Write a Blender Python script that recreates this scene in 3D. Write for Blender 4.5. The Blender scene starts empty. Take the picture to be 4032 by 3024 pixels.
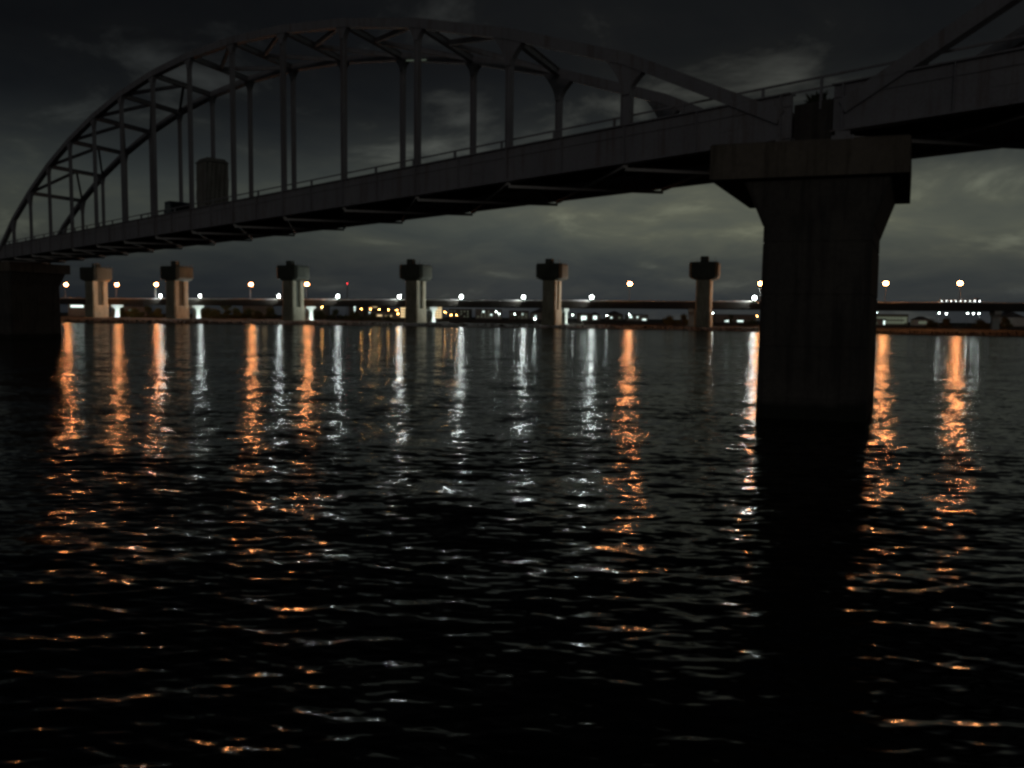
import bpy, math, random
import numpy as np
from mathutils import Vector, Matrix

random.seed(7)
rng = np.random.default_rng(11)
R = math.radians
scene = bpy.context.scene
COL = scene.collection

# ------------------------------------------------------------------ camera
cam_d = bpy.data.cameras.new('camera')
cam_d.sensor_width = 36.0
cam_d.lens = 29.13
cam_d.clip_start = 0.1
cam_d.clip_end = 12000
cam = bpy.data.objects.new('camera', cam_d)
COL.objects.link(cam)
cam.matrix_world = (Matrix.Translation((0, 0, 4.4)) @ Matrix.Rotation(R(90 - 4.65), 4, 'X')
                    @ Matrix.Rotation(R(0.65), 4, 'Z'))
scene.camera = cam

# ------------------------------------------------------------------ render settings
scene.render.engine = 'CYCLES'
cy = scene.cycles
cy.use_denoising = True
cy.use_light_tree = True
cy.light_sampling_threshold = 0.0
cy.use_adaptive_sampling = False
cy.max_bounces = 6
cy.diffuse_bounces = 3
cy.glossy_bounces = 4
cy.transmission_bounces = 2
cy.sample_clamp_direct = 40
cy.sample_clamp_indirect = 1
cy.caustics_reflective = False
cy.caustics_refractive = False
cy.pixel_filter_type = 'BLACKMAN_HARRIS'
cy.filter_width = 2.9
vs = scene.view_settings
vs.view_transform = 'Standard'
vs.look = 'None'
vs.exposure = 0.0
vs.gamma = 1.0
vs.use_curve_mapping = False


# ------------------------------------------------------------------ node helpers
class NT:
    def __init__(self, tree):
        self.t = tree
        tree.nodes.clear()

    def n(self, kind, **kw):
        nd = self.t.nodes.new(kind)
        for k, v in kw.items():
            if k.startswith('i_'):
                key = k[2:]
                nd.inputs[int(key) if key.isdigit() else key.replace('_', ' ')].default_value = v
            else:
                setattr(nd, k, v)
        return nd

    def l(self, a, b):
        self.t.links.new(a, b)

    def math(self, op, a, b=None, clamp=False):
        nd = self.t.nodes.new('ShaderNodeMath')
        nd.operation = op
        nd.use_clamp = clamp
        for i, v in enumerate((a, b)):
            if v is None:
                continue
            if isinstance(v, (int, float)):
                nd.inputs[i].default_value = v
            else:
                self.l(v, nd.inputs[i])
        return nd.outputs[0]

    def ramp(self, fac, stops):
        nd = self.t.nodes.new('ShaderNodeValToRGB')
        cr = nd.color_ramp
        while len(cr.elements) < len(stops):
            cr.elements.new(0.5)
        for e, (p, c) in zip(cr.elements, stops):
            e.position = p
            e.color = (*c, 1) if len(c) == 3 else c
        self.l(fac, nd.inputs[0])
        return nd.outputs[0]

    def mix(self, fac, a, b, mode='MIX'):
        nd = self.t.nodes.new('ShaderNodeMix')
        nd.data_type = 'RGBA'
        nd.blend_type = mode
        for sock, v in ((nd.inputs[0], fac), (nd.inputs[6], a), (nd.inputs[7], b)):
            if isinstance(v, (int, float)):
                sock.default_value = v
            elif isinstance(v, tuple):
                sock.default_value = (*v, 1)
            else:
                self.l(v, sock)
        return nd.outputs[2]


# ------------------------------------------------------------------ world: night sky with clouds lit by the city
SUN_EL, SUN_AZ = R(4), R(198)
world = bpy.data.worlds.new('World')
scene.world = world
world.use_nodes = True
world.cycles.sampling_method = 'NONE'
w = NT(world.node_tree)
sky = w.n('ShaderNodeTexSky', sky_type='NISHITA', sun_disc=False)
sky.sun_elevation = R(-4.0)
sky.sun_rotation = R(200)
tc = w.n('ShaderNodeTexCoord')
sep = w.n('ShaderNodeSeparateXYZ')
w.l(tc.outputs['Generated'], sep.inputs[0])
dz = w.math('MAXIMUM', sep.outputs[2], 0.0)
den = w.math('ADD', dz, 0.20)
cx = w.math('DIVIDE', sep.outputs[0], den)
cyy = w.math('DIVIDE', sep.outputs[1], den)
comb = w.n('ShaderNodeCombineXYZ')
w.l(cx, comb.inputs[0])
w.l(cyy, comb.inputs[1])
comb.inputs[2].default_value = 3.1
n1 = w.n('ShaderNodeTexNoise', i_Scale=2.1, i_Detail=7.0, i_Roughness=0.58, i_Distortion=0.35)
w.l(comb.outputs[0], n1.inputs['Vector'])
n2 = w.n('ShaderNodeTexNoise', i_Scale=0.75, i_Detail=3.0, i_Roughness=0.5)
w.l(comb.outputs[0], n2.inputs['Vector'])
# how strongly the city lights the cloud base: bright low down, dim overhead
glow = w.ramp(dz, [(0.0, (0.030, 0.032, 0.034)), (0.03, (0.040, 0.043, 0.043)), (0.06, (0.055, 0.058, 0.052)), (0.10, (0.088, 0.093, 0.075)), (0.145, (0.082, 0.087, 0.072)),
                   (0.185, (0.038, 0.041, 0.038)), (0.225, (0.0170, 0.0185, 0.0185)), (0.28, (0.0092, 0.0098, 0.0102)), (0.5, (0.0055, 0.0058, 0.0062))])
cl = w.ramp(n1.outputs['Fac'], [(0.36, (0.74, 0.78, 0.84)), (0.50, (0.90, 0.92, 0.94)), (0.58, (1.06, 1.06, 1.02)), (0.72, (1.9, 1.87, 1.7))])
cl2 = w.ramp(n2.outputs['Fac'], [(0.36, (0.76, 0.80, 0.86)), (0.55, (1.02, 1.02, 1.0)), (0.7, (1.15, 1.13, 1.08))])
c = w.mix(1.0, glow, cl, 'MULTIPLY')
c = w.mix(1.0, c, cl2, 'MULTIPLY')
# the town lies ahead and to the right, so the cloud base glows less towards the left
ax = w.math('ADD', w.math('MULTIPLY', sep.outputs[0], 0.5), 0.5)
az = w.ramp(ax, [(0.15, (0.40, 0.43, 0.48)), (0.36, (0.52, 0.55, 0.60)), (0.50, (0.98, 0.99, 1.0)), (0.60, (1.12, 1.12, 1.08)), (0.75, (0.98, 0.99, 0.98))])
c = w.mix(1.0, c, az, 'MULTIPLY')
# broken clouds higher up, catching the same glow
pm = w.ramp(n1.outputs['Fac'], [(0.54, (0, 0, 0)), (0.70, (1, 1, 1))])
pb = w.ramp(dz, [(0.12, (0, 0, 0)), (0.20, (0.034, 0.035, 0.031)), (0.30, (0.024, 0.025, 0.023)), (0.5, (0.012, 0.0125, 0.012))])
pc = w.mix(1.0, w.mix(1.0, pm, pb, 'MULTIPLY'), az, 'MULTIPLY')
c = w.mix(1.0, c, pc, 'ADD')
bg1 = w.n('ShaderNodeBackground', i_Strength=1.0)
w.l(c, bg1.inputs[0])
bg2 = w.n('ShaderNodeBackground', i_Strength=0.05)
w.l(sky.outputs[0], bg2.inputs[0])
add = w.n('ShaderNodeAddShader')
w.l(bg1.outputs[0], add.inputs[0])
w.l(bg2.outputs[0], add.inputs[1])
wo = w.n('ShaderNodeOutputWorld')
w.l(add.outputs[0], wo.inputs[0])

# added faint low light from behind the camera, lifting the bridge steel
sun_d = bpy.data.lights.new('rear_fill', 'SUN')
sun_d.energy = 0.041
sun_d.angle = R(5)
sun_d.color = (1.0, 0.93, 0.88)
sun = bpy.data.objects.new('rear_fill', sun_d)
COL.objects.link(sun)
sd = Vector((math.sin(SUN_AZ) * math.cos(SUN_EL), math.cos(SUN_AZ) * math.cos(SUN_EL), math.sin(SUN_EL)))
sun.rotation_euler = sd.to_track_quat('Z', 'Y').to_euler()


# ------------------------------------------------------------------ materials
def new_mat(name):
    m = bpy.data.materials.new(name)
    m.use_nodes = True
    return m, NT(m.node_tree)


def surf(name, c1, c2, c3=None, scale=0.6, rough=0.75, metal=0.0, streak=0.0, bump=0.02, fine=9.0, spec=0.35, tide=None):
    """Weathered surface in world space: two tones, darker blotches, vertical run marks."""
    m, t = new_mat(name)
    geo = t.n('ShaderNodeNewGeometry')
    na = t.n('ShaderNodeTexNoise', i_Scale=scale, i_Detail=6.0, i_Roughness=0.6)
    t.l(geo.outputs['Position'], na.inputs['Vector'])
    nb = t.n('ShaderNodeTexNoise', i_Scale=fine, i_Detail=4.0, i_Roughness=0.65)
    t.l(geo.outputs['Position'], nb.inputs['Vector'])
    f = t.ramp(na.outputs['Fac'], [(0.36, (0, 0, 0)), (0.64, (1, 1, 1))])
    col = t.mix(f, c1, c2)
    f2 = t.ramp(nb.outputs['Fac'], [(0.45, (0, 0, 0)), (0.75, (1, 1, 1))])
    col = t.mix(t.math('MULTIPLY', f2, 0.35), col, c3 or tuple(0.45 * v for v in c1))
    if streak:
        mp = t.n('ShaderNodeMapping')
        mp.inputs['Scale'].default_value = (1.7, 1.7, 0.12)
        t.l(geo.outputs['Position'], mp.inputs[0])
        nc = t.n('ShaderNodeTexNoise', i_Scale=1.6, i_Detail=5.0, i_Roughness=0.6)
        t.l(mp.outputs[0], nc.inputs['Vector'])
        f3 = t.ramp(nc.outputs['Fac'], [(0.50, (0, 0, 0)), (0.66, (1, 1, 1))])
        col = t.mix(t.math('MULTIPLY', f3, streak), col, c3 or tuple(0.4 * v for v in c1))
    if tide is not None:      # slimy green-black growth up to the high-water mark, ragged along its edge
        sx = t.n('ShaderNodeSeparateXYZ')
        t.l(geo.outputs['Position'], sx.inputs[0])
        hgt = t.math('SUBTRACT', t.math('ADD', sx.outputs[2], t.math('MULTIPLY', na.outputs['Fac'], 0.9)), tide)
        fz = t.math('SUBTRACT', 1.0, t.math('MULTIPLY', hgt, 3.0), True)
        col = t.mix(t.math('MULTIPLY', fz, 0.85), col, (0.018, 0.022, 0.014))
    b = t.n('ShaderNodeBsdfPrincipled')
    t.l(col, b.inputs['Base Color'])
    b.inputs['Roughness'].default_value = rough
    b.inputs['Metallic'].default_value = metal
    b.inputs['Specular IOR Level'].default_value = spec
    if bump:
        bp = t.n('ShaderNodeBump', i_Strength=0.5, i_Distance=bump)
        t.l(nb.outputs['Fac'], bp.inputs['Height'])
        t.l(bp.outputs[0], b.inputs['Normal'])
    o = t.n('ShaderNodeOutputMaterial')
    t.l(b.outputs[0], o.inputs[0])
    return m


def emit(name, color, strength):
    m, t = new_mat(name)
    e = t.n('ShaderNodeEmission')
    e.inputs[0].default_value = (*color, 1)
    e.inputs[1].default_value = strength
    if strength < 100:
        m.cycles.emission_sampling = 'NONE'      # weak lights are found by the rays that hit them
    o = t.n('ShaderNodeOutputMaterial')
    t.l(e.outputs[0], o.inputs[0])
    return m


M = {}
M['steel'] = surf('painted_steel', (0.36, 0.355, 0.39), (0.43, 0.42, 0.45), (0.22, 0.15, 0.12), scale=0.35, rough=0.6, streak=0.5, bump=0.01)
M['steel_red'] = surf('red_brown_steel', (0.20, 0.12, 0.09), (0.26, 0.16, 0.12), (0.10, 0.06, 0.05), scale=0.5, rough=0.7, bump=0.01)  # red-brown tone for the floor beams and stringers
M['deck'] = surf('deck_concrete', (0.16, 0.14, 0.13), (0.20, 0.18, 0.16), scale=0.5, rough=0.9)
M['concrete'] = surf('aged_concrete', (0.20, 0.17, 0.14), (0.26, 0.22, 0.18), (0.09, 0.075, 0.06), scale=0.45, rough=0.9, streak=0.7, bump=0.03, fine=5.0)
M['stained'] = surf('stained_concrete', (0.10, 0.09, 0.082), (0.15, 0.135, 0.12), (0.035, 0.03, 0.028), scale=0.4, rough=0.9, streak=0.55, bump=0.03, fine=5.0, tide=1.1)
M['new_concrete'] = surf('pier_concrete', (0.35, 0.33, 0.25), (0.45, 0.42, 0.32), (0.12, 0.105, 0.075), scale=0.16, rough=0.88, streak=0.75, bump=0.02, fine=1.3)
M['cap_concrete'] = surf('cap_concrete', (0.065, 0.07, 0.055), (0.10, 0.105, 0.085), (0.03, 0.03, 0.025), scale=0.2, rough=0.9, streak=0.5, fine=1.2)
M['pale_concrete'] = surf('pale_concrete', (0.58, 0.60, 0.57), (0.66, 0.68, 0.65), (0.40, 0.40, 0.38), scale=0.2, rough=0.8, fine=1.4)
M['parapet'] = surf('parapet_paint', (0.70, 0.68, 0.66), (0.78, 0.76, 0.74), (0.45, 0.43, 0.42), scale=0.3, rough=0.6, fine=2.0)
M['girder'] = surf('viaduct_steel', (0.06, 0.053, 0.047), (0.085, 0.075, 0.065), (0.03, 0.025, 0.022), scale=0.12, rough=0.8, fine=1.0)
M['asphalt'] = surf('asphalt', (0.045, 0.045, 0.046), (0.06, 0.06, 0.06), scale=0.4, rough=0.9)
M['bank'] = surf('river_bank', (0.013, 0.013, 0.010), (0.021, 0.019, 0.014), (0.009, 0.010, 0.007), scale=0.05, rough=1.0, bump=0.1, fine=0.6)
M['sand'] = surf('sand', (0.07, 0.065, 0.055), (0.10, 0.09, 0.075), scale=0.08, rough=1.0, fine=0.8)
M['leaf'] = surf('foliage', (0.045, 0.06, 0.025), (0.07, 0.085, 0.035), (0.03, 0.04, 0.02), scale=0.3, rough=0.8, bump=0, fine=2.0)
M['reed'] = surf('dry_reed', (0.022, 0.021, 0.013), (0.032, 0.030, 0.018), scale=0.3, rough=0.9, bump=0)
M['bark'] = surf('bark', (0.06, 0.045, 0.035), (0.09, 0.07, 0.05), scale=2.0, rough=0.95)
M['pole'] = surf('galvanised_steel', (0.30, 0.30, 0.30), (0.36, 0.36, 0.36), scale=1.0, rough=0.55, bump=0)
M['black'] = surf('rubber', (0.02, 0.02, 0.02), (0.03, 0.03, 0.03), scale=2.0, rough=0.8, bump=0)
M['glass'] = surf('dark_glass', (0.02, 0.022, 0.025), (0.025, 0.027, 0.03), scale=1.0, rough=0.08, bump=0, spec=0.5)
M['paint_white'] = surf('white_vehicle_paint', (0.62, 0.62, 0.60), (0.68, 0.68, 0.66), scale=0.8, rough=0.35, bump=0)
M['paint_blue'] = surf('dark_blue_paint', (0.03, 0.04, 0.07), (0.04, 0.05, 0.085), scale=0.8, rough=0.35, bump=0)
M['paint_grey'] = surf('grey_vehicle_paint', (0.20, 0.20, 0.21), (0.25, 0.25, 0.26), scale=0.8, rough=0.35, bump=0)
M['sheet'] = surf('scaffold_sheeting', (0.26, 0.25, 0.22), (0.34, 0.33, 0.30), (0.12, 0.11, 0.10), scale=0.9, rough=0.85, streak=0.6, bump=0.04, fine=3.0)
M['wall_a'] = surf('render_wall', (0.34, 0.33, 0.30), (0.40, 0.38, 0.35), scale=0.1, rough=0.9, fine=0.6)
M['wall_b'] = surf('tile_wall', (0.22, 0.20, 0.18), (0.27, 0.24, 0.21), scale=0.1, rough=0.9, fine=0.6)
M['wall_c'] = surf('green_wall', (0.30, 0.34, 0.26), (0.36, 0.40, 0.31), scale=0.1, rough=0.9, fine=0.6)
M['roof'] = surf('roofing', (0.07, 0.07, 0.08), (0.10, 0.10, 0.11), scale=0.2, rough=0.9, fine=0.8)

E_ORANGE = emit('sodium_lamp', (1.0, 0.25, 0.08), 450.0)
E_AMBER = emit('amber_lamp', (1.0, 0.36, 0.12), 520.0)
E_WHITE = emit('white_lamp', (0.90, 1.0, 0.96), 350.0)
E_HEAD = emit('headlight_glow', (1.0, 0.82, 0.6), 700.0)
E_MARK = emit('marker_lamp', (0.92, 1.0, 0.95), 14.0)
E_FARW = emit('far_white_lamp', (0.85, 1.0, 0.95), 80.0)
E_FARO = emit('far_orange_lamp', (1.0, 0.46, 0.12), 90.0)
E_RED = emit('red_beacon', (1.0, 0.03, 0.04), 9.0)
E_WARM = emit('lit_window_warm', (1.0, 0.74, 0.38), 1.3)
E_COOL = emit('lit_window_cool', (0.80, 1.0, 0.92), 1.9)
E_DIMG = emit('lit_window_dim', (0.75, 0.85, 0.60), 0.12)
E_STRIP = emit('arch_glint', (1.0, 0.86, 0.74), 0.16)
E_GLINTG = emit('arch_glint_green', (0.8, 1.0, 0.75), 0.07)
E_FILL = emit('fill_light_glow', (0.88, 1.0, 0.93), 1100.0)


# water: dark, glossy, ripple slopes smaller than the mesh come from the normal
def water_mat():
    m, t = new_mat('river_water')
    geo = t.n('ShaderNodeNewGeometry')

    def slopes(scale, amp, detail, stretch):
        mp = t.n('ShaderNodeMapping')
        mp.inputs['Scale'].default_value = (scale * stretch, scale, 1)
        mp.inputs['Rotation'].default_value = (0, 0, R(9))
        t.l(geo.outputs['Position'], mp.inputs[0])
        nz = t.n('ShaderNodeTexNoise', i_Scale=1.0, i_Detail=detail, i_Roughness=0.55)
        t.l(mp.outputs[0], nz.inputs['Vector'])
        v = t.n('ShaderNodeVectorMath', operation='SUBTRACT')
        t.l(nz.outputs['Color'], v.inputs[0])
        v.inputs[1].default_value = (0.5, 0.5, 0.5)
        v2 = t.n('ShaderNodeVectorMath', operation='MULTIPLY')
        t.l(v.outputs[0], v2.inputs[0])
        v2.inputs[1].default_value = (amp * 0.72, amp * 1.1, 0.0)
        return v2.outputs[0]
    a = slopes(0.55, 0.48, 2.0, 0.5)
    b = slopes(3.4, 0.46, 1.0, 0.4)
    d = slopes(10.0, 0.28, 0.0, 0.35)
    # calmer and rougher patches drifting over the river, from a few metres to tens of metres across
    pn = t.n('ShaderNodeTexNoise', i_Scale=0.045, i_Detail=6.0, i_Roughness=0.74)
    mp = t.n('ShaderNodeMapping')
    mp.inputs['Scale'].default_value = (0.55, 1.0, 1)
    t.l(geo.outputs['Position'], mp.inputs[0])
    t.l(mp.outputs[0], pn.inputs['Vector'])
    pf = t.ramp(pn.outputs['Fac'], [(0.40, (0.55, 0.55, 0.55)), (0.50, (0.9, 0.9, 0.9)), (0.60, (1.3, 1.3, 1.3))])
    s0 = t.n('ShaderNodeVectorMath', operation='ADD')
    t.l(a, s0.inputs[0])
    t.l(b, s0.inputs[1])
    s = t.n('ShaderNodeVectorMath', operation='ADD')
    t.l(s0.outputs[0], s.inputs[0])
    t.l(d, s.inputs[1])
    s2 = t.n('ShaderNodeVectorMath', operation='MULTIPLY')
    t.l(s.outputs[0], s2.inputs[0])
    t.l(pf, s2.inputs[1])
    s3 = t.n('ShaderNodeVectorMath', operation='ADD')
    t.l(s2.outputs[0], s3.inputs[0])
    t.l(geo.outputs['Normal'], s3.inputs[1])
    s4 = t.n('ShaderNodeVectorMath', operation='NORMALIZE')
    t.l(s3.outputs[0], s4.inputs[0])
    p = t.n('ShaderNodeBsdfPrincipled')
    p.inputs['Base Color'].default_value = (0.006, 0.007, 0.006, 1)
    p.inputs['Roughness'].default_value = 0.09
    p.inputs['IOR'].default_value = 1.20
    t.l(s4.outputs[0], p.inputs['Normal'])
    o = t.n('ShaderNodeOutputMaterial')
    t.l(p.outputs[0], o.inputs[0])
    return m


M['water'] = water_mat()


# ------------------------------------------------------------------ object helpers
def link(o, parent=None):
    COL.objects.link(o)
    if parent is not None:
        o.parent = parent
    return o


def tag(o, label, cat, group=None):
    o['label'] = label
    o['category'] = cat
    if group:
        o['group'] = group
    return o


def thing(name, label, cat, loc=(0, 0, 0), rz=0.0, group=None):
    o = bpy.data.objects.new(name, None)
    o.empty_display_size = 0.5
    COL.objects.link(o)
    o.location = loc
    o.rotation_euler = (0, 0, rz)
    return tag(o, label, cat, group)


class MB:
    """Collects shapes into one mesh."""
    def __init__(self):
        self.v, self.f = [], []

    def add(self, vs, fs):
        k = len(self.v)
        self.v += [tuple(p) for p in vs]
        self.f += [tuple(i + k for i in f) for f in fs]
        return self

    def box(self, x0, x1, y0, y1, z0, z1):
        return self.add([(x0, y0, z0), (x1, y0, z0), (x1, y1, z0), (x0, y1, z0), (x0, y0, z1), (x1, y0, z1), (x1, y1, z1), (x0, y1, z1)],
                        [(0, 3, 2, 1), (4, 5, 6, 7), (0, 1, 5, 4), (1, 2, 6, 5), (2, 3, 7, 6), (3, 0, 4, 7)])

    def loft(self, rings, caps=True):
        n = len(rings[0])
        vs = [p for r in rings for p in r]
        fs = []
        for k in range(len(rings) - 1):
            for i in range(n):
                j = (i + 1) % n
                fs.append((k * n + i, k * n + j, (k + 1) * n + j, (k + 1) * n + i))
        if caps:
            fs.append(tuple(reversed(range(n))))
            fs.append(tuple((len(rings) - 1) * n + i for i in range(n)))
        return self.add(vs, fs)

    def prism(self, poly, lo, hi, axis='y'):
        """poly in the plane across the axis, extruded from lo to hi."""
        def P(a, b, c):
            return {'y': (a, c, b), 'x': (c, a, b), 'z': (a, b, c)}[axis]
        return self.loft([[P(a, b, lo) for a, b in poly], [P(a, b, hi) for a, b in poly]])

    def tube(self, pts, radii, n=8):
        rings = []
        pts = [Vector(p) for p in pts]
        for i, p in enumerate(pts):
            d = (pts[min(i + 1, len(pts) - 1)] - pts[max(i - 1, 0)]).normalized()
            a = d.orthogonal().normalized() if abs(d.z) > 0.95 else d.cross(Vector((0, 0, 1))).normalized()
            b = d.cross(a).normalized()
            r = radii[i] if isinstance(radii, (list, tuple)) else radii
            rings.append([p + (a * math.cos(t) + b * math.sin(t)) * r for t in [2 * math.pi * k / n for k in range(n)]])
        return self.loft(rings)

    def ball(self, c, r, n=10, m=6, sz=1.0):
        rings = []
        for k in range(1, m):
            t = math.pi * k / m
            rings.append([(c[0] + r * math.sin(t) * math.cos(a), c[1] + r * math.sin(t) * math.sin(a), c[2] - r * sz * math.cos(t))
                          for a in [2 * math.pi * i / n for i in range(n)]])
        return self.loft(rings)

    def mesh(self, name, mat, smooth=False):
        me = bpy.data.meshes.new(name)
        me.from_pydata(self.v, [], self.f)
        import bmesh
        bm = bmesh.new()
        bm.from_mesh(me)
        bmesh.ops.recalc_face_normals(bm, faces=bm.faces)
        bm.to_mesh(me)
        bm.free()
        if smooth:
            me.polygons.foreach_set('use_smooth', [True] * len(me.polygons))
        me.materials.append(mat)
        me.update()
        return me

    def obj(self, name, mat, parent=None, smooth=False):
        return link(bpy.data.objects.new(name, self.mesh(name, mat, smooth)), parent)


_unit = {}


def unit(mat, kind='box'):
    key = (mat.name, kind)
    if key not in _unit:
        b = MB()
        if kind == 'box':
            b.box(0, 1, -.5, .5, -.5, .5)
        else:   # rolled H section along x, flanges top and bottom
            t, wv = 0.09, 0.10
            poly = [(-.5, -.5), (.5, -.5), (.5, -.5 + t), (wv, -.5 + t), (wv, .5 - t), (.5, .5 - t), (.5, .5), (-.5, .5), (-.5, .5 - t), (-wv, .5 - t), (-wv, -.5 + t), (-.5, -.5 + t)]
            b.prism(poly, 0, 1, 'x')
        _unit[key] = b.mesh('beam_section', mat)
    return _unit[key]


def beam(name, parent, p0, p1, wd, ht, mat, kind='box', up=(0, 0, 1)):
    p0, p1 = Vector(p0), Vector(p1)
    d = p1 - p0
    L = d.length
    x = d.normalized()
    z = Vector(up)
    if abs(x.dot(z)) > 0.98:
        z = Vector((1, 0, 0))
    y = z.cross(x).normalized()
    z = x.cross(y)
    o = bpy.data.objects.new(name, unit(mat, kind))
    link(o, parent)
    o.matrix_local = Matrix.Translation(p0) @ Matrix((x, y, z)).transposed().to_4x4() @ Matrix.Diagonal((L, wd, ht, 1))
    return o


def copy_tree(o, parent=None):
    c = o.copy()
    COL.objects.link(c)
    c.parent = parent
    for ch in list(o.children):
        copy_tree(ch, c)
    return c


ORD = ['first', 'second', 'third', 'fourth', 'fifth', 'sixth', 'seventh', 'eighth', 'ninth', 'tenth', 'eleventh', 'twelfth', 'thirteenth',
       'fourteenth', 'fifteenth', 'sixteenth', 'seventeenth', 'eighteenth', 'nineteenth', 'twentieth']


def structure(o):
    o['kind'] = 'structure'
    return o


# ------------------------------------------------------------------ river
def build_water():
    # wave sheet in rings round the near bank, finer close by
    fwd = np.radians(np.linspace(-43, 43, 800))
    rest = np.radians(np.linspace(43, 317, 60))[1:-1]
    ang = np.concatenate([fwd, rest])
    r = np.concatenate([[0.0], np.geomspace(4.0, 300.0, 1350), np.geomspace(315, 3000, 22)])
    A, Rr = np.meshgrid(ang, r)
    X, Y = Rr * np.sin(A), Rr * np.cos(A)
    step = np.maximum(np.gradient(r)[:, None], Rr * 0.0019) + 1e-6
    step = np.where(np.abs(A) > math.radians(43.4), np.maximum(step, Rr * 0.05), step)
    Z = np.zeros_like(X)
    nw = 120
    lam = np.exp(rng.uniform(np.log(0.15), np.log(1.7), nw))
    dirs = np.radians(rng.normal(-94, 13, nw) + np.where(rng.random(nw) < 0.5, -17, 17))
    ph = rng.uniform(0, 2 * np.pi, nw)
    for L, th, p in zip(lam, dirs, ph):
        k = 2 * np.pi / L
        sl = 0.0250 * (1.0 if L < 0.45 else (0.45 / L) ** 0.85)   # slope of this component
        fade = np.exp(-(step / (0.22 * L)) ** 2)
        arg = k * (X * math.cos(th) + Y * math.sin(th)) + p
        Z += (sl / k) * fade * (np.sin(arg) + 0.22 * np.sin(2 * arg + 0.6))
    # groups of waves
    env = 0.75 + 0.35 * np.sin(0.21 * X + 0.37 * Y + 1.0) * np.sin(0.33 * X - 0.16 * Y + 2.2)
    Z *= env
    nr, na = X.shape
    co = np.stack([X, Y, Z], -1).reshape(-1, 3)
    i, j = np.meshgrid(np.arange(1, nr - 1), np.arange(na), indexing='ij')
    jn = (j + 1) % na
    quads = np.stack([i * na + j, i * na + jn, (i + 1) * na + jn, (i + 1) * na + j], -1).reshape(-1, 4)[:, ::-1]
    centre = [(0 * na, 1 * na + (k + 1) % na, 1 * na + k) for k in range(na)]
    me = bpy.data.meshes.new('river')
    nq = len(quads)
    me.vertices.add(len(co))
    me.vertices.foreach_set('co', co.ravel())
    tri = np.array(centre)[:, ::-1]
    me.loops.add(nq * 4 + len(tri) * 3)
    me.polygons.add(nq + len(tri))
    me.loops.foreach_set('vertex_index', np.concatenate([quads.ravel(), tri.ravel()]).astype(np.int32))
    me.polygons.foreach_set('loop_start', np.concatenate([np.arange(nq) * 4, nq * 4 + np.arange(len(tri)) * 3]).astype(np.int32))
    me.polygons.foreach_set('use_smooth', np.ones(nq + len(tri), dtype=bool))
    me.update(calc_edges=True)
    me.validate()
    if me.polygons[nq // 3].normal.z < 0:
        me.flip_normals()
    me.materials.append(M['water'])
    return structure(link(bpy.data.objects.new('river_water', me)))


build_water()

# far bank: shoreline, mud flat, then the levelled ground reaching the horizon
SHORE = [(-6000, 420), (-700, 350), (-420, 318), (-300, 322), (-230, 318), (-175, 325), (-120, 333), (-84, 336), (-30, 330), (20, 321), (51, 315), (85, 296), (110, 276), (131, 262),
         (170, 244), (230, 226), (330, 205), (700, 160), (6000, 60)]


def shore_y(x):
    for (x0, y0), (x1, y1) in zip(SHORE, SHORE[1:]):
        if x0 <= x <= x1:
            return y0 + (y1 - y0) * (x - x0) / (x1 - x0)
    return 300


def build_bank():
    xs = [-2600, -1500, -900] + [x for x in range(-700, 701, 10)] + [900, 1500, 2600]
    offs = [(-2, -0.35), (0.4, 0.16), (3, 0.30), (12, 0.42), (30, 0.55), (60, 0.8), (95, 1.15), (150, 1.3), (300, 1.3), (900, 1.4), (2200, 1.4)]
    vs_, fs = [], []
    for x in xs:
        sy = shore_y(max(-5999, min(5999, x))) + 1.6 * math.sin(x * 0.11) + 1.1 * math.sin(x * 0.37 + 1) + 2.0 * math.sin(x * 0.031)
        for k, (o, z) in enumerate(offs):
            vs_.append((x, sy + o, z + (0.12 * math.sin(x * 0.23 + k) if 1 < k < 7 else 0)))
    n = len(offs)
    for a in range(len(xs) - 1):
        for k in range(n - 1):
            fs.append((a * n + k, (a + 1) * n + k, (a + 1) * n + k + 1, a * n + k + 1))
    return structure(MB().add(vs_, fs).obj('river_bank', M['bank']))


build_bank()


def bank_z(x, y):
    o = y - shore_y(x)
    pts = [(-2, -0.35), (0.4, 0.16), (3, 0.30), (12, 0.42), (30, 0.55), (60, 0.8), (95, 1.15), (150, 1.3), (300, 1.3), (900, 1.4), (9000, 1.4)]
    for (a, za), (b, zb) in zip(pts, pts[1:]):
        if a <= o <= b:
            return za + (zb - za) * (o - a) / (b - a)
    return 1.4


# pale sand bar on the flat, right of the piers
sb = MB()
ring0, ring1 = [], []
for k in range(28):
    a = 2 * math.pi * k / 28
    x, y = 108 + 34 * math.cos(a) * (1 + .1 * math.sin(3 * a)), 318 + 7 * math.sin(a) * (1 + .2 * math.cos(2 * a)) - 0.35 * 34 * math.cos(a)
    ring0.append((x, y, 0.3))
    ring1.append((108 + (x - 108) * .8, 318 + (y - 318) * .8, 0.95))
sb.loft([ring0, ring1])
structure(sb.obj('sand_bar', M['sand']))

# reeds along the shore
rb = MB()
for k in range(2600):
    x = random.uniform(-330, 330)
    y = shore_y(x) + abs(random.gauss(0, 1)) * 10 + 2
    z = bank_z(x, y) - 0.1
    h = random.uniform(0.5, 1.7)
    a = random.uniform(0, math.pi)
    wv = random.uniform(0.08, 0.3)
    dx, dy = wv * math.cos(a), wv * math.sin(a)
    lx, ly = random.uniform(-.3, .3), random.uniform(-.3, .3)
    rb.add([(x - dx, y - dy, z), (x + dx, y + dy, z), (x + lx, y + ly, z + h)], [(0, 1, 2)])
ro = rb.obj('shore_reeds', M['reed'])
ro['kind'] = 'stuff'
ro['label'] = 'dry reeds and grass fringing the far shore'
ro['category'] = 'reeds'

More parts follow.
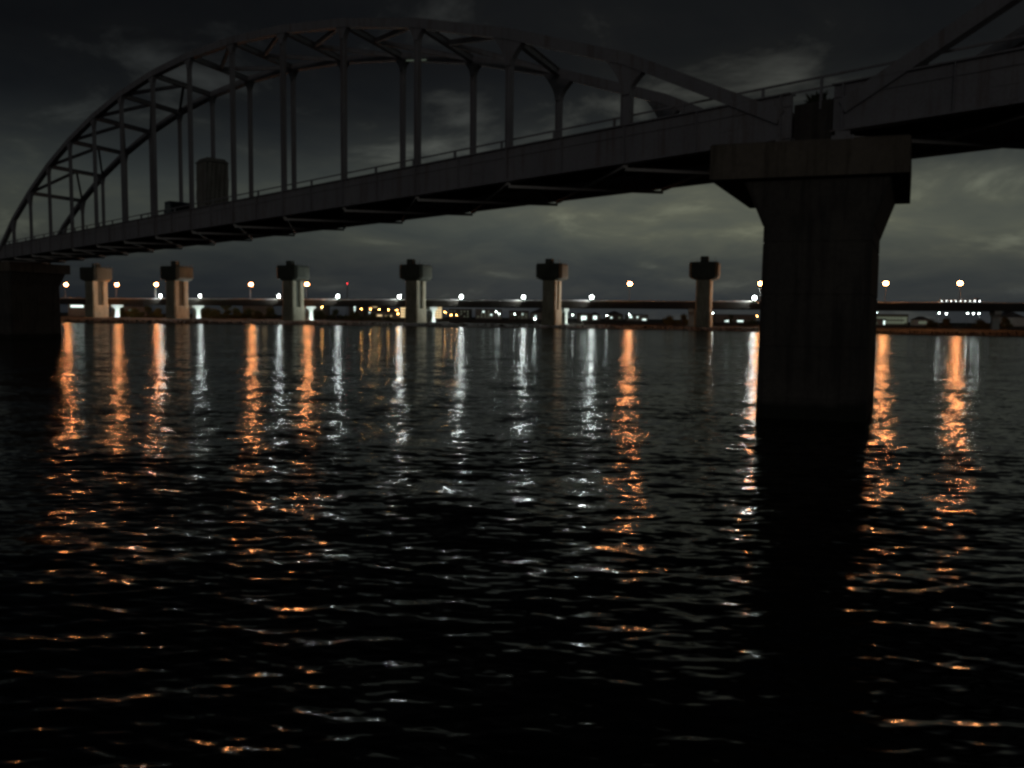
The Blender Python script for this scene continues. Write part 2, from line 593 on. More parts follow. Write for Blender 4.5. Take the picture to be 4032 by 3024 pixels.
# ------------------------------------------------------------------ arch bridge
PHI = R(44.91)
NB = Vector((math.cos(PHI), math.sin(PHI)))          # across the bridge, away from the camera
DB = Vector((-math.sin(PHI), math.cos(PHI)))         # along the bridge, away to the left
P_, NP = 8.68, 15
SPAN = P_ * NP
ZB, ZT = 12.35, 14.35                                # girder bottom and top
WID, SKEW = 7.78, 3.1
MODULE = 133.0
RISE = [14.35 * 4 * i * (NP - i) / NP ** 2 for i in range(NP + 1)]
for i_, dv in ((1, .25), (2, .1), (NP - 1, .25), (NP - 2, .1)):
    RISE[i_] -= dv


def plan(s, t):
    v = NB * (35.11 + t) + DB * s
    return v.x, v.y


def build_span(s0, label, near_end_only=False):
    x0, y0 = plan(s0, 0)
    root = thing('arch_bridge_span', label, 'bridge', (x0, y0, 0), math.atan2(DB.y, DB.x), 'tied arch spans of the road bridge')
    st = M['steel']

    def show(i):
        return (not near_end_only) or i >= 11

    def node(i, far, z):
        return (P_ * i + (SKEW if far else 0), -WID if far else 0, z)
    # plate girders with flanges and web stiffeners
    for far in (0, 1):
        ox, oy = (SKEW, -WID) if far else (0, 0)
        b = MB()
        xa, xb = ox - 0.45, ox + SPAN + 0.45
        b.box(xa, xb, oy - 0.06, oy + 0.06, ZB + 0.05, ZT - 0.05)
        b.box(xa - .002, xb + .002, oy - 0.34, oy + 0.34, ZB, ZB + 0.07)
        b.box(xa - .002, xb + .002, oy - 0.30, oy + 0.30, ZT - 0.06, ZT)
        g = b.obj('plate_girder', st, root)
        beam('long_stiffener', g, (xa, oy + .1, ZB + 1.45), (xb, oy + .1, ZB + 1.45), .08, .03, st)
        for i in range(NP):
            if (near_end_only and i < 10) or i % 2:
                continue
            x = ox + P_ * (i + .30)
            for z in (ZB + .42, ZB + 1.02, ZB + 1.72):
                beam('splice_plate', g, (x - .45, oy + .074, z), (x + .45, oy + .074, z), .026, .46, st)
        for i in range(NP * 2 + 1):
            if near_end_only and i < 20:
                continue
            x = ox + P_ * i / 2
            wd = 0.2 if i % 2 == 0 else 0.1
            for sgn in (1, -1):
                beam('stiffener', g, (x, oy + sgn * 0.16, ZB + 0.072), (x, oy + sgn * 0.16, ZT - 0.062), 0.19, wd * .35, st)
    # deck slab and kerbs
    b = MB()
    ya, yb = -0.42, -WID + 0.42
    k = SKEW / -WID

    def q(x, y, z):
        return (x + k * y, y, z)
    zs0, zs1 = ZB + 1.05, ZB + 1.30
    b.add([q(-.45, ya, zs0), q(SPAN + .45, ya, zs0), q(SPAN + .45, yb, zs0), q(-.45, yb, zs0), q(-.45, ya, zs1), q(SPAN + .45, ya, zs1), q(SPAN + .45, yb, zs1), q(-.45, yb, zs1)],
          [(0, 3, 2, 1), (4, 5, 6, 7), (0, 1, 5, 4), (1, 2, 6, 5), (2, 3, 7, 6), (3, 0, 4, 7)])
    b.obj('deck_slab', M['deck'], root)
    # floor beams, stringers and lower laterals
    for i in range(NP + 1):
        if show(i):
            a, c_ = node(i, 0, ZB + .58), node(i, 1, ZB + .58)
            beam('floor_beam', root, (a[0], a[1] - .07, a[2]), (c_[0], c_[1] + .07, c_[2]), .3, .9, M['steel_red'], 'h')
    for t in (0.25, 0.5, 0.75):
        beam('stringer', root, (SKEW * t, -WID * t, ZB + .84), (SPAN + SKEW * t, -WID * t, ZB + .84), .22, .4, M['steel_red'], 'h')
    for i in range(NP):
        if show(i):
            beam('lateral_brace', root, node(i, 0, ZB - .085), node(i + 1, 1, ZB - .085), .24, .16, M['parapet'])  # pale tone puts the light on the bracing into its colour
            beam('lateral_brace', root, node(i, 1, ZB - .255), node(i + 1, 0, ZB - .255), .24, .16, M['parapet'])
    # arch ribs
    for far in (0, 1):
        ox, oy = (SKEW, -WID) if far else (0, 0)
        pts = [(ox + P_ * i, ZT + RISE[i] - (0.0 if 0 < i < NP else 1.0)) for i in range(NP + 1)]
        rings = []
        for i, (x, z) in enumerate(pts):
            xm, zm = pts[max(i - 1, 0)]
            xp, zp = pts[min(i + 1, NP)]
            tx, tz = xp - xm, zp - zm
            L = math.hypot(tx, tz)
            nx, nz = -tz / L, tx / L
            hd = 0.31
            rings.append([(x - nx * hd, oy - .28, z - nz * hd), (x + nx * hd, oy - .28, z + nz * hd), (x + nx * hd, oy + .28, z + nz * hd), (x - nx * hd, oy + .28, z - nz * hd)])
        MB().loft(rings).obj('arch_rib', st, root)
        # hangers and gussets
        for i in range(1, NP):
            if not show(i):
                continue
            x = ox + P_ * i
            zt = ZT + RISE[i] - .3
            beam('hanger', root, (x, oy, ZT - .001), (x, oy, zt), .34, .38 if i not in (1, NP - 1) else .60, st, 'h', up=(1, 0, 0))
            big = i in (1, 2, NP - 2, NP - 1)
            fl, hh = (1.05, 1.5) if big else (0.55, 0.8)
            slope = (RISE[i + 1] - RISE[i - 1]) / (2 * P_)
            top = ZT + RISE[i] - .3
            poly = []
            for s_ in range(7):
                u = s_ / 6
                poly.append((-fl * (1 - math.sin(u * math.pi / 2)) - .22, top - slope * fl * (1 - u) - hh * u + 0.0))
            right = []
            for s_ in range(7):
                u = s_ / 6
                right.append((fl * (1 - math.sin(u * math.pi / 2)) + .22, top + slope * fl * (1 - u) - hh * u))
            poly = poly + right[::-1]
            b = MB()
            b.prism([(x + a, z) for a, z in poly], oy - .19, oy + .19, 'y')
            b.obj('gusset', st, root)
    # bracing between the ribs: struts with K diagonals
    for i in range(2, NP - 1):
        if not show(i):
            continue
        a, c_ = Vector(node(i, 0, ZT + RISE[i])), Vector(node(i, 1, ZT + RISE[i]))
        beam('cross_strut', root, a, c_, .34, .5, st, 'h')
        j = i - 1 if i < NP / 2 else i + 1
        if 2 <= j <= NP - 2:
            m_ = (a + c_) / 2
            beam('brace', root, m_, Vector(node(j, 0, ZT + RISE[j])), .24, .34, st, 'h')
            beam('brace', root, m_, Vector(node(j, 1, ZT + RISE[j])), .24, .34, st, 'h')
    # railings inside both girders
    for far in (0, 1):
        oy = -WID + .75 if far else -.75
        ox = -SKEW / WID * oy
        for z, wv in ((ZT + .68, .09), (ZT + .22, .07)):
            beam('railing', root, (ox - 1.38, oy, z), (ox + SPAN + 1.4, oy, z), .07, wv, st)
        i = 0
        for n_ in range(31):
            x = ox + n_ * P_ / 2 + 1.1
            if near_end_only and x < 80:
                continue
            beam('rail_post', root, (x, oy, zs1), (x, oy, ZT + .72), .12, .16 if n_ % 2 else .1, st)
    return root


span_a = build_span(18.34, 'dark steel tied arch span rising over the river left of the big pier')
span_b = build_span(18.34 - MODULE, 'next steel arch span cut off by the right edge above the pier', True)
# glowing strips standing in for light glints on the arch steel
for i, far, off, L, m_ in ((5, 0, 1.5, 1.1, E_STRIP), (5, 0, 3.9, 2.2, E_GLINTG), (5, 0, 8.0, 1.0, E_STRIP)):
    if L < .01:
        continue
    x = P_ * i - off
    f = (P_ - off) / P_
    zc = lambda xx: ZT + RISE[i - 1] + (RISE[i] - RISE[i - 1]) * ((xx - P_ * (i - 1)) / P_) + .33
    beam('glint_strip', span_a, (x, 0.0, zc(x)), (x + L, 0.0, zc(x + L)), .14, .10, m_)
beam('glint_strip', span_a, (P_ * 4 - .2 + SKEW - 3.2, -WID + .32, ZT + RISE[4] - 1.0), (P_ * 4 + SKEW - .9, -WID + .32, ZT + RISE[4] - .55), .06, .08, E_GLINTG)

# ------------------------------------------------------------------ piers of the arch bridge
E1 = Vector((0.95, -0.312))
PIER_RZ = math.atan2(E1.y, E1.x)


def build_pier(s, label):
    a = plan(s, 0)
    bq = Vector(a) + (NB * WID + DB * SKEW) / 2
    root = thing('bridge_pier', label, 'pier', (bq.x, bq.y, 0), PIER_RZ, 'concrete piers of the arch bridge')
    # plan outline sheared to the skew of the crossing, rounded corners
    SH = 0.13

    def rr(xa, xb, ya, yb, r, z):
        pts = []
        for cxx, cyy_, a0 in ((xb - r, yb - r, 0), (xa + r, yb - r, 90), (xa + r, ya + r, 180), (xb - r, ya + r, 270)):
            for k_ in range(4):
                t = R(a0 + k_ * 30)
                px, py = cxx + r * math.cos(t), cyy_ + r * math.sin(t)
                pts.append((px + SH * py, py, z))
        return pts
    lifts = [-3.0, 0.9, 3.2, 5.5, 7.8, 8.7]
    rings = []
    for k_, z in enumerate(lifts):
        o = (8.7 - z) * 0.007
        if 0 < k_ < len(lifts) - 1:      # recessed joint between two pours
            for dz_, g in ((-.05, 0), (-.03, -.035), (.03, -.035), (.05, 0)):
                rings.append(rr(-1.72 - o - g, 2.80 + o + g, -4.4 - o - g, 4.2 + o + g, .35, z + dz_))
        else:
            rings.append(rr(-1.72 - o, 2.80 + o, -4.4 - o, 4.2 + o, .35, z))
    MB().loft(rings).obj('shaft', M['stained'], root)
    # haunch between shaft and cap
    MB().loft([rr(-1.74, 2.82, -4.42, 4.24, .3, 8.55), rr(-1.95, 2.98, -4.46, 4.4, .3, 9.05), rr(-2.55, 3.45, -4.55, 4.7, .2, 10.49)]).obj('haunch', M['stained'], root)
    MB().loft([rr(-3.92, 4.14, -5.2, 5.0, .08, 10.5), rr(-3.92, 4.14, -5.2, 5.0, .08, 11.95), rr(-3.86, 4.08, -5.14, 4.94, .08, 12.03)]).obj('cap', M['concrete'], root)
    # upstand wall between the span ends
    inv0 = Matrix.Rotation(-PIER_RZ, 3, 'Z')
    wb = []
    for ds, tt in ((-.93, .7), (.93, .7), (.9, WID - .12), (-.9, WID - .12)):
        p = Vector((*(Vector(plan(s + ds + SKEW * tt / WID, tt)) - bq), 0))
        p = inv0 @ p
        wb.append((p.x, p.y))
    MB().prism(wb, 12.0, 14.0, 'z').obj('upstand_wall', M['stained'], root)
    # bearings under each girder end
    inv = Matrix.Rotation(-PIER_RZ, 3, 'Z')
    for ds in (-1.35, 1.35):
        for far in (0, 1):
            p = Vector((*(Vector(plan(s + ds + (SKEW if far else 0), WID if far else 0)) - bq), 0))
            p = inv @ p
            b = MB()
            b.box(p.x - .45, p.x + .45, p.y - .4, p.y + .4, 11.9, 12.14)
            b.box(p.x - .3, p.x + .3, p.y - .28, p.y + .28, 12.14, 12.345)
            b.obj('bearing', M['steel'], root)
    return root


build_pier(16.94, 'large dark T-shaped concrete pier standing in the river at right')
build_pier(16.94 + MODULE, 'dark far pier under the left end of the arch, at the left edge')

# weeds rooted in the gap between the two spans
wx, wy = plan(17.6, 1.75)
plant = thing('weed_clump', 'tuft of weeds growing in the gap between the arch spans above the pier', 'plant', (wx, wy, 14.0))
b = MB()
for k_ in range(150):
    a = random.uniform(0, 2 * math.pi)
    r0 = random.uniform(0, .5)
    h = random.uniform(.15, .75)
    bx, by = r0 * math.cos(a), r0 * math.sin(a)
    lean = Vector((random.gauss(0, .25), random.gauss(0, .25), 0))
    wv = random.uniform(.03, .07)
    ca, sa = math.cos(a + 1.3) * wv, math.sin(a + 1.3) * wv
    m_ = (bx + lean.x * .4, by + lean.y * .4, h * .6)
    t_ = (bx + lean.x, by + lean.y, h)
    b.add([(bx - ca, by - sa, 0), (bx + ca, by + sa, 0), (m_[0] + ca * 1.5, m_[1] + sa * 1.5, m_[2]), (m_[0] - ca * 1.5, m_[1] - sa * 1.5, m_[2]), t_], [(0, 1, 2, 3), (3, 2, 4)])
b.obj('leaves', M['leaf'], plant)
MB().tube([(0, 0, -.03), (.03, .03, .3), (-.03, .05, .7)], [.04, .03, .015], 6).obj('stem', M['bark'], plant)

# ------------------------------------------------------------------ things standing on the arch bridge
def on_deck(s, t):
    x, y = plan(s, t)
    return (x, y, ZB + 1.30)


BRZ = math.atan2(DB.y, DB.x)
# sheeted scaffold tower
sc = thing('scaffold_tower', 'tall dark sheeted scaffold tower standing on the arch bridge deck', 'scaffold', on_deck(83.6, 4.2), BRZ)
sc.scale = (.86, .86, 1.0)
for px in (-1.25, 1.25):
    for py in (-1.2, 1.2):
        beam('pole', sc, (px, py, 0), (px, py, 6.35), .09, .09, M['pole'])
for z in (0.6, 2.5, 4.4, 6.1):
    for py in (-1.28, 1.28):
        beam('ledger', sc, (-1.5, py, z), (1.5, py, z), .06, .06, M['pole'])
    for px in (-1.33, 1.33):
        beam('ledger', sc, (px, -1.5, z + .08), (px, 1.5, z + .08), .06, .06, M['pole'])
for rx, ry, a in ((0, 1.36, 0), (0, -1.36, 0), (1.41, 0, 1), (-1.41, 0, 1)):
    b = MB()
    n_ = 16
    vv, ff = [], []
    for i in range(n_ + 1):
        for j in range(11):
            u = -1.34 + 2.68 * i / n_
            wob = .05 * math.sin(i * 1.9 + j * .6) + .03 * math.sin(j * 1.7)
            z = .15 + 5.9 * j / 10
            vv.append((rx + u, ry + wob, z) if a == 0 else (rx + wob, ry + u, z))
    for i in range(n_):
        for j in range(10):
            ff.append((i * 11 + j, (i + 1) * 11 + j, (i + 1) * 11 + j + 1, i * 11 + j + 1))
    b.add(vv, ff)
    b.obj('sheeting', M['sheet'], sc)
b = MB()
b.loft([[(-1.5, -1.45, 6.12), (1.5, -1.45, 6.12), (1.5, 1.45, 6.12), (-1.5, 1.45, 6.12)], [(-1.1, -1.05, 6.55), (1.1, -1.05, 6.55), (1.1, 1.05, 6.55), (-1.1, 1.05, 6.55)]])
b.obj('top_cover', M['sheet'], sc)


def wheel(parent, x, y, r, wd):
    b = MB()
    b.loft([[(x + r * math.cos(a), y + s_ * wd / 2, r + r * math.sin(a)) for a in [2 * math.pi * k / 16 for k in range(16)]] for s_ in (-1, 1)])
    o = b.obj('wheel', M['black'], parent)
    b = MB()
    b.loft([[(x + r * .55 * math.cos(a), y + s_ * (wd / 2 + .015), r + r * .55 * math.sin(a)) for a in [2 * math.pi * k / 12 for k in range(12)]] for s_ in (-1, 1)])
    b.obj('rim', M['pole'], o)


def truck(name, label, loc, rz, L, paint, bed):
    """Cab at -x end. bed: 'flat' or 'box'."""
    t = thing(name, label, 'truck', loc, rz)
    hw = 1.15
    b = MB()
    b.prism([(-L / 2, .55), (-L / 2 + .02, 1.45), (-L / 2 + .45, 2.45), (-L / 2 + .65, 2.62), (-L / 2 + 2.0, 2.62), (-L / 2 + 2.05, .55)], -hw, hw, 'y')
    b.obj('cab', paint, t)
    for s_ in (-1, 1):
        MB().prism([(-L / 2 + .35, 1.5), (-L / 2 + .68, 2.3), (-L / 2 + 1.6, 2.3), (-L / 2 + 1.6, 1.5)], s_ * hw - .012, s_ * hw + .012, 'y').obj('side_window', M['glass'], t)
    b = MB()
    xa, xb_ = -L / 2 + .03, -L / 2 + .42
    b.add([(xa - .0, -hw + .12, 1.52), (xa - .0, hw - .12, 1.52), (xb_ - .06, hw - .12, 2.36), (xb_ - .06, -hw + .12, 2.36),
           (xa + .06, -hw + .12, 1.52), (xa + .06, hw - .12, 1.52), (xb_, hw - .12, 2.36), (xb_, -hw + .12, 2.36)],
          [(0, 3, 2, 1), (4, 5, 6, 7), (0, 1, 5, 4), (1, 2, 6, 5), (2, 3, 7, 6), (3, 0, 4, 7)])
    b.obj('windscreen', M['glass'], t)
    MB().box(-L / 2 + 2.05, L / 2, -.45, .45, .62, .92).obj('chassis', M['black'], t)
    if bed == 'flat':
        MB().box(-L / 2 + 2.2, L / 2, -hw, hw, .92, 1.06).obj('flatbed', paint, t)
        for s_ in (-1, 1):
            for k_ in range(4):
                x = -L / 2 + 2.3 + k_ * (L - 2.5) / 3.0
                beam('stake', t, (x, s_ * (hw - .06), 1.06), (x, s_ * (hw - .06), 1.75), .07, .07, M['pole'])
            beam('side_rail', t, (-L / 2 + 2.25, s_ * (hw - .06), 1.72), (L / 2 - .05, s_ * (hw - .06), 1.72), .05, .12, M['pole'])
    else:
        MB().box(-L / 2 + 2.25, L / 2, -hw - .05, hw + .05, 1.0, 3.5).obj('cargo_box', paint, t)
    xs = [-L / 2 + 1.0, L / 2 - 1.4] + ([L / 2 - 2.6, L / 2 - 3.8] if L > 10 else [])
    for x in xs:
        for s_ in (-1, 1):
            wheel(t, x, s_ * (hw - .16), .48, .28)
    return t


truck('flatbed_truck', 'dark flatbed truck parked on the arch bridge left of the scaffold tower', on_deck(93.0, 3.2), BRZ, 9.0, M['paint_blue'], 'flat')

# ------------------------------------------------------------------ row of new hammerhead piers on the far side
RD = Vector((-0.95, 0.312))
RN = Vector((0.312, 0.95))


def build_hammer():
    root = thing('hammerhead_pier', 'x', 'pier', (0, 0, 0), math.atan2(-RD.y, -RD.x), 'new hammerhead piers along the far bank')

    def oct_(hx, hy, c_, z):
        return [(hx - c_, -hy, z), (hx, -hy + c_, z), (hx, hy - c_, z), (hx - c_, hy, z), (-hx + c_, hy, z), (-hx, hy - c_, z), (-hx, -hy + c_, z), (-hx + c_, -hy, z)]
    mc = M['new_concrete']
    # two columns joined by a thinner recessed wall
    for yc in (-3.6, 3.6):
        b = MB()
        b.loft([[(x, y + yc, z) for x, y, z in oct_(3.1, 1.8, .45, zz)] for zz in (-0.5, 20.6)])
        b.obj('column', mc, root)
    MB().box(-2.0, 2.0, -1.85, 1.85, -.5, 20.6).obj('recessed_wall', M['cap_concrete'], root)  # darker concrete: staining, plus the recess's shade put into the colour
    # broad footing, weathered
    MB().loft([oct_(3.45, 5.75, .6, -1.2), oct_(3.4, 5.7, .6, 6.6), oct_(3.2, 5.5, .5, 6.9)]).obj('lower_casing', M['new_concrete'], root)
    # cap with chamfered corners
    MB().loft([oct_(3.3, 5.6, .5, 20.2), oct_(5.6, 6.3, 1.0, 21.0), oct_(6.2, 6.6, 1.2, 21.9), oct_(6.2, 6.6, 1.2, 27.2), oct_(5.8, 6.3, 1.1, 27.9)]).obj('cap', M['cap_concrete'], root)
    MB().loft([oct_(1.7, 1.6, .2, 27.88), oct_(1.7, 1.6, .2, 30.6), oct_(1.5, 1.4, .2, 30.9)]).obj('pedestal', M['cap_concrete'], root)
    # work platform railing on the cap
    for s_ in (-1, 1):
        beam('guard_rail', root, (-5.4, s_ * 6.1, 28.9), (5.4, s_ * 6.1, 28.9), .08, .08, M['pole'])
        for x in (-5.4, -2.7, 0, 2.7, 5.4):
            beam('guard_post', root, (x, s_ * 6.1, 27.9), (x, s_ * 6.1, 28.9), .08, .08, M['pole'])
    for px in (4.6,):
        beam('marker_pole', root, (px, -5.6, 27.8), (px, -5.6, 30.0), .12, .12, M['pole'])
    return root


hp0 = build_hammer()
ROW = [((83.5, 364), 'orange-lit concrete hammerhead pier nearest the big dark pier'),
       ((18, 385.5), 'hammerhead pier with a reddish lit shaft, second from the big dark pier'),
       ((-47.5, 407), 'dim greyish hammerhead pier beside the lit apartment towers'),
       ((-113, 428.5), 'hammerhead pier just left of an orange lamp, third from the left edge'),
       ((-181, 449), 'hammerhead pier with two orange-lit columns, second from the left edge'),
       ((-235.5, 471), 'leftmost hammerhead pier, its cap glowing orange from a lamp')]
for i, ((x, y), lab) in enumerate(ROW):
    o = hp0 if i == 0 else copy_tree(hp0)
    o.location = (x, y, bank_z(x, y))
    o['label'] = lab
    for ch in o.children:        # bearing pedestals sit differently on each cap
        if ch.name.startswith('pedestal'):
            ch.location = ((-.2, -1.5, -2.2, -1.9, -.9, -.4)[i], (0, .6, -.8, .4, 0, .7)[i], (0, -.25, .15, -.1, .2, -.3)[i] - .3)

# ------------------------------------------------------------------ far road viaduct
V0 = Vector((18, 385.5)) + RN * 13.0        # near edge of the deck
VRZ = math.atan2(RD.y, RD.x)                # local x runs to the left, local y towards the camera
via = thing('road_viaduct', 'long level road viaduct running behind the hammerhead piers', 'viaduct', (V0.x, V0.y, 0), VRZ)
UA, UB = -620.0, 640.0
ZV = 12.35


def via_pt(u, t=0.0):
    """Plan point at u along the viaduct, t behind its near edge."""
    v = V0 + RD * u + RN * t
    return v.x, v.y


for y in (-1.1, -4.2, -7.3, -10.0):
    beam('box_girder', via, (UA, y, 9.9), (UB, y, 9.9), .9, 2.3, M['girder'], 'h')
MB().box(UA, UB, -11.0, -.0, 11.05, 11.45).obj('deck', M['girder'], via)
MB().box(UA, UB, -.35, .06, 9.2, 11.75).obj('fascia', M['girder'], via)
MB().box(UA, UB, -10.6, -.8, 11.45, 11.5).obj('road_surface', M['asphalt'], via)
for y, nm in ((-.12, 'near'), (-10.9, 'far')):
    MB().box(UA, UB, y - .14, y + .14, 11.752 if nm == 'near' else 11.452, 12.12).obj('kerb', M['girder'], via)
    beam('parapet_rail', via, (UA, y, 12.32), (UB, y, 12.34), .16, .32, M['parapet'])
    for k_ in range(int((UB - UA) / 10)):
        u = UA + k_ * 10 + 5
        if -260 < u < 380:
            beam('parapet_post', via, (u, y, 12.1), (u, y, 12.2), .12, .2, M['parapet'])


def vehicle_at(u, t):
    x, y = via_pt(u, t)
    return (x, y, 11.5)


# viaduct piers: stem with a hammerhead curving out to both sides
def build_vpier():
    root = thing('viaduct_pier', 'x', 'pier', (0, 0, 0), VRZ + math.pi, 'pale piers under the viaduct')
    prof = [(-2.2, -1.0), (2.2, -1.0), (1.55, 4.4)]
    for k_ in range(7):
        a = k_ / 6 * math.pi / 2
        prof.append((1.55 + 3.3 * (1 - math.cos(a)), 4.4 + 2.1 * math.sin(a)))
    prof += [(4.9, 7.9), (-4.9, 7.9)]
    for k_ in range(6, -1, -1):
        a = k_ / 6 * math.pi / 2
        prof.append((-1.55 - 3.3 * (1 - math.cos(a)), 4.4 + 2.1 * math.sin(a)))
    prof.append((-1.55, 4.4))
    # remove duplicated corner points
    clean = []
    for p in prof:
        if not clean or math.hypot(p[0] - clean[-1][0], p[1] - clean[-1][1]) > 1e-4:
            clean.append(p)
    if math.hypot(clean[0][0] - clean[-1][0], clean[0][1] - clean[-1][1]) < 1e-4:
        clean.pop()
    b = MB()
    b.prism(clean, -1.25, 1.25, 'x')
    b.obj('stem', M['pale_concrete'], root)
    MB().box(-.9, .9, -4.4, 4.4, 7.9, 8.2).obj('bearing_seat', M['girder'], root)
    MB().box(-2.0, 2.0, -3.0, 3.0, -1.2, .25).obj('footing', M['pale_concrete'], root)
    return root


def u_of(a):
    """distance along the viaduct where the bearing X/Y from the near bank equals a"""
    return (V0.x - V0.y * a) / (0.95 + 0.312 * a)


vp0 = build_vpier()
fl_root = thing('fill_light', 'x', 'fill_light', (0, 0, 0), 0, 'added fill lights by the viaduct piers')  # added lamps, put in to light the pale viaduct piers
beam('post', fl_root, (0, 0, -.5), (0, 0, 1.5), .1, .1, M['pole'])
MB().box(-.05, .35, -.4, .4, 1.5, 2.1).obj('housing', M['black'], fl_root)
MB().box(-.075, -.055, -.36, .36, 1.55, 2.05).obj('lens', E_FILL, fl_root)
VP = [(202, 'white-lit viaduct pier leaning out right of the leftmost hammerhead pier'),
      (136.5, 'pale viaduct pier right of the second hammerhead pier from the left'),
      (67.5, 'bright white viaduct pier at the foot of the third hammerhead pier from the left'),
      (2.5, 'narrow white viaduct pier beside the warm lit apartment towers'),
      (-65.0, 'thin white viaduct pier right of the reddish hammerhead pier')]
uu = [(V0 + RN * 5.5)]
for i, (k_, lab) in enumerate(VP):
    o = vp0 if i == 0 else copy_tree(vp0)
    a = (-0.4778, -0.3803, -0.2449, -0.0978, 0.0616)[i]
    C0 = V0 + RN * 5.5
    u = (C0.x - C0.y * a) / (0.95 + 0.312 * a)
    p = C0 + RD * u
    o.location = (p.x, p.y, 1.0)
    o['label'] = lab
    f = fl_root if i == 0 else copy_tree(fl_root)
    fp = p - RD * 9 + RN * 1.0
    f.location = (fp.x, fp.y, 1.1)
    f.rotation_euler = (0, 0, math.atan2(-RD.y, -RD.x))
    f['label'] = 'small added fill light on a post, to the right of the ' + ('leftmost', 'second', 'third', 'fourth', 'rightmost')[i] + ' pale viaduct pier'
for k_, a in enumerate((0.215, 0.40, 0.58)):
    o = copy_tree(vp0)
    C0 = V0 + RN * 5.5
    u = (C0.x - C0.y * a) / (0.95 + 0.312 * a)
    p = C0 + RD * u
    o.location = (p.x, p.y, 1.0)
    o['label'] = ('unlit viaduct pier behind the orange-lit hammerhead pier', 'unlit viaduct pier behind the big dark river pier', 'unlit viaduct pier at the right edge of the view')[k_]

# orange street lamps on the viaduct
def build_lamp():
    t = thing('street_lamp', 'x', 'street lamp', (0, 0, 0), VRZ + math.pi, 'orange street lamps on the viaduct')
    MB().tube([(0, 0, 0), (0, 0, 4), (0, 0, 7.6), (0, .12, 8.2), (0, .5, 8.6)], [.13, .11, .08, .07, .06], 8).obj('pole', M['pole'], t)
    MB().box(-.18, .18, -.18, .18, 0, .35).obj('base_plate', M['pole'], t)
    MB().loft([[(x * s_, .75 + y * s_ * 1.6, z) for x, y in ((-.3, -.3), (.3, -.3), (.3, .3), (-.3, .3))] for s_, z in ((.9, 8.86), (.55, 9.02))]).obj('hood', M['pole'], t)
    MB().ball((0, .75, 8.15), .85, 12, 8, .85).obj('bulb', E_ORANGE, t, True)
    return t


lamp0 = build_lamp()
ORANGE = [(-0.5378, 'yellowish street lamp on the viaduct at far left, beside the dark pier', E_AMBER),
          (-0.4767, 'orange street lamp against the cap of the leftmost hammerhead pier', None),
          (-0.4294, 'orange street lamp left of the second hammerhead pier', None),
          (-0.3156, 'orange street lamp standing alone between second and third hammerhead piers', None),
          (-0.2484, 'orange street lamp close to the right of the third hammerhead pier', None),
          (0.1396, 'orange street lamp alone between the two rightmost hammerhead piers', None),
          (0.2966, 'orange street lamp touching the left side of the big dark river pier', None),
          (0.4469, 'orange street lamp right of the big dark river pier', None),
          (0.5361, 'brightest amber street lamp, above the lit truck at far right', E_AMBER)]
bulb_amber = MB().ball((0, .75, 8.15), .90, 12, 8, .85).mesh('amber_bulb', E_AMBER, True)
for i, (a, lab, m_) in enumerate(ORANGE):
    o = lamp0 if i == 0 else copy_tree(lamp0)
    x, y = via_pt(u_of(a), .12)
    o.location = (x, y, 12.1)
    o['label'] = lab
    if m_ is E_AMBER:
        for ch in o.children:
            if ch.name.startswith('bulb'):
                ch.data = bulb_amber
                if i == 8:
                    ch.scale = (1.0, 1.0, 1.0)

# low white lamps bolted to the parapet
def build_white():
    t = thing('parapet_lamp', 'x', 'lamp', (0, 0, 0), VRZ, 'white lamps along the viaduct parapet')
    beam('bracket', t, (0, -.1, 0), (0, -.1, 1.25), .1, .1, M['pole'])
    MB().box(-.90, -.82, .0, 1.65, .8, 2.4).obj('shade_plate', M['black'], t)  # added plate that blocks the globe's light to the right
    MB().box(-.815, .85, .15, 1.6, .80, .86).obj('lower_shade', M['black'], t)  # added plate that blocks the globe's light downward
    beam('arm', t, (0, -.1, 1.2), (0, .6, .83), .08, .06, M['pole'])
    MB().ball((0, .85, 1.70), .74, 12, 8, 1.0).obj('lamp_globe', E_WHITE, t, True)
    return t


wl0 = build_white()
WHITE = [(-0.4215, 'white lamp on the viaduct beside the second hammerhead pier from the left'),
         (-0.3742, 'white lamp just right of the second hammerhead pier from the left'),
         (-0.2797, 'white lamp at the left side of the third hammerhead pier'),
         (-0.2091, 'white lamp near the red-lit mast'),
         (-0.1351, 'white lamp just left of the fourth hammerhead pier'),
         (-0.0612, 'first white lamp right of the fourth hammerhead pier'),
         (0.0133, 'white lamp just left of the reddish hammerhead pier'),
         (0.095, 'white lamp right of the reddish hammerhead pier'),
         (0.290, 'white lamp below an orange lamp at the left side of the big dark pier')]
for i, (a, lab) in enumerate(WHITE):
    o = wl0 if i == 0 else copy_tree(wl0)
    x, y = via_pt(u_of(a), 0.0)
    o.location = (x, y, 12.2)
    o['label'] = lab

# vehicles on the viaduct
def car(label, loc, rz, paint):
    t = thing('car', label, 'car', loc, rz)
    b = MB()
    b.prism([(-2.2, .35), (-2.25, .75), (-2.0, .95), (-1.2, 1.02), (1.5, 1.05), (2.15, .95), (2.2, .4)], -.85, .85, 'y')
    b.obj('body', paint, t)
    b = MB()
    b.loft([[(-1.25, -.8, 1.02), (1.7, -.8, 1.03), (1.7, .8, 1.03), (-1.25, .8, 1.02)], [(-.5, -.64, 1.5), (1.15, -.64, 1.5), (1.15, .64, 1.5), (-.5, .64, 1.5)]])
    b.obj('cabin', M['glass'], t)
    MB().box(-.48, 1.13, -.62, .62, 1.5, 1.53).obj('roof', paint, t)
    for x in (-1.4, 1.35):
        for s_ in (-1, 1):
            wheel(t, x, s_ * .76, .31, .2)
    for s_ in (-1, 1):
        MB().ball((-2.24, s_ * .6, .78), .15, 10, 6).obj('headlight', E_HEAD, t, True)
    return t


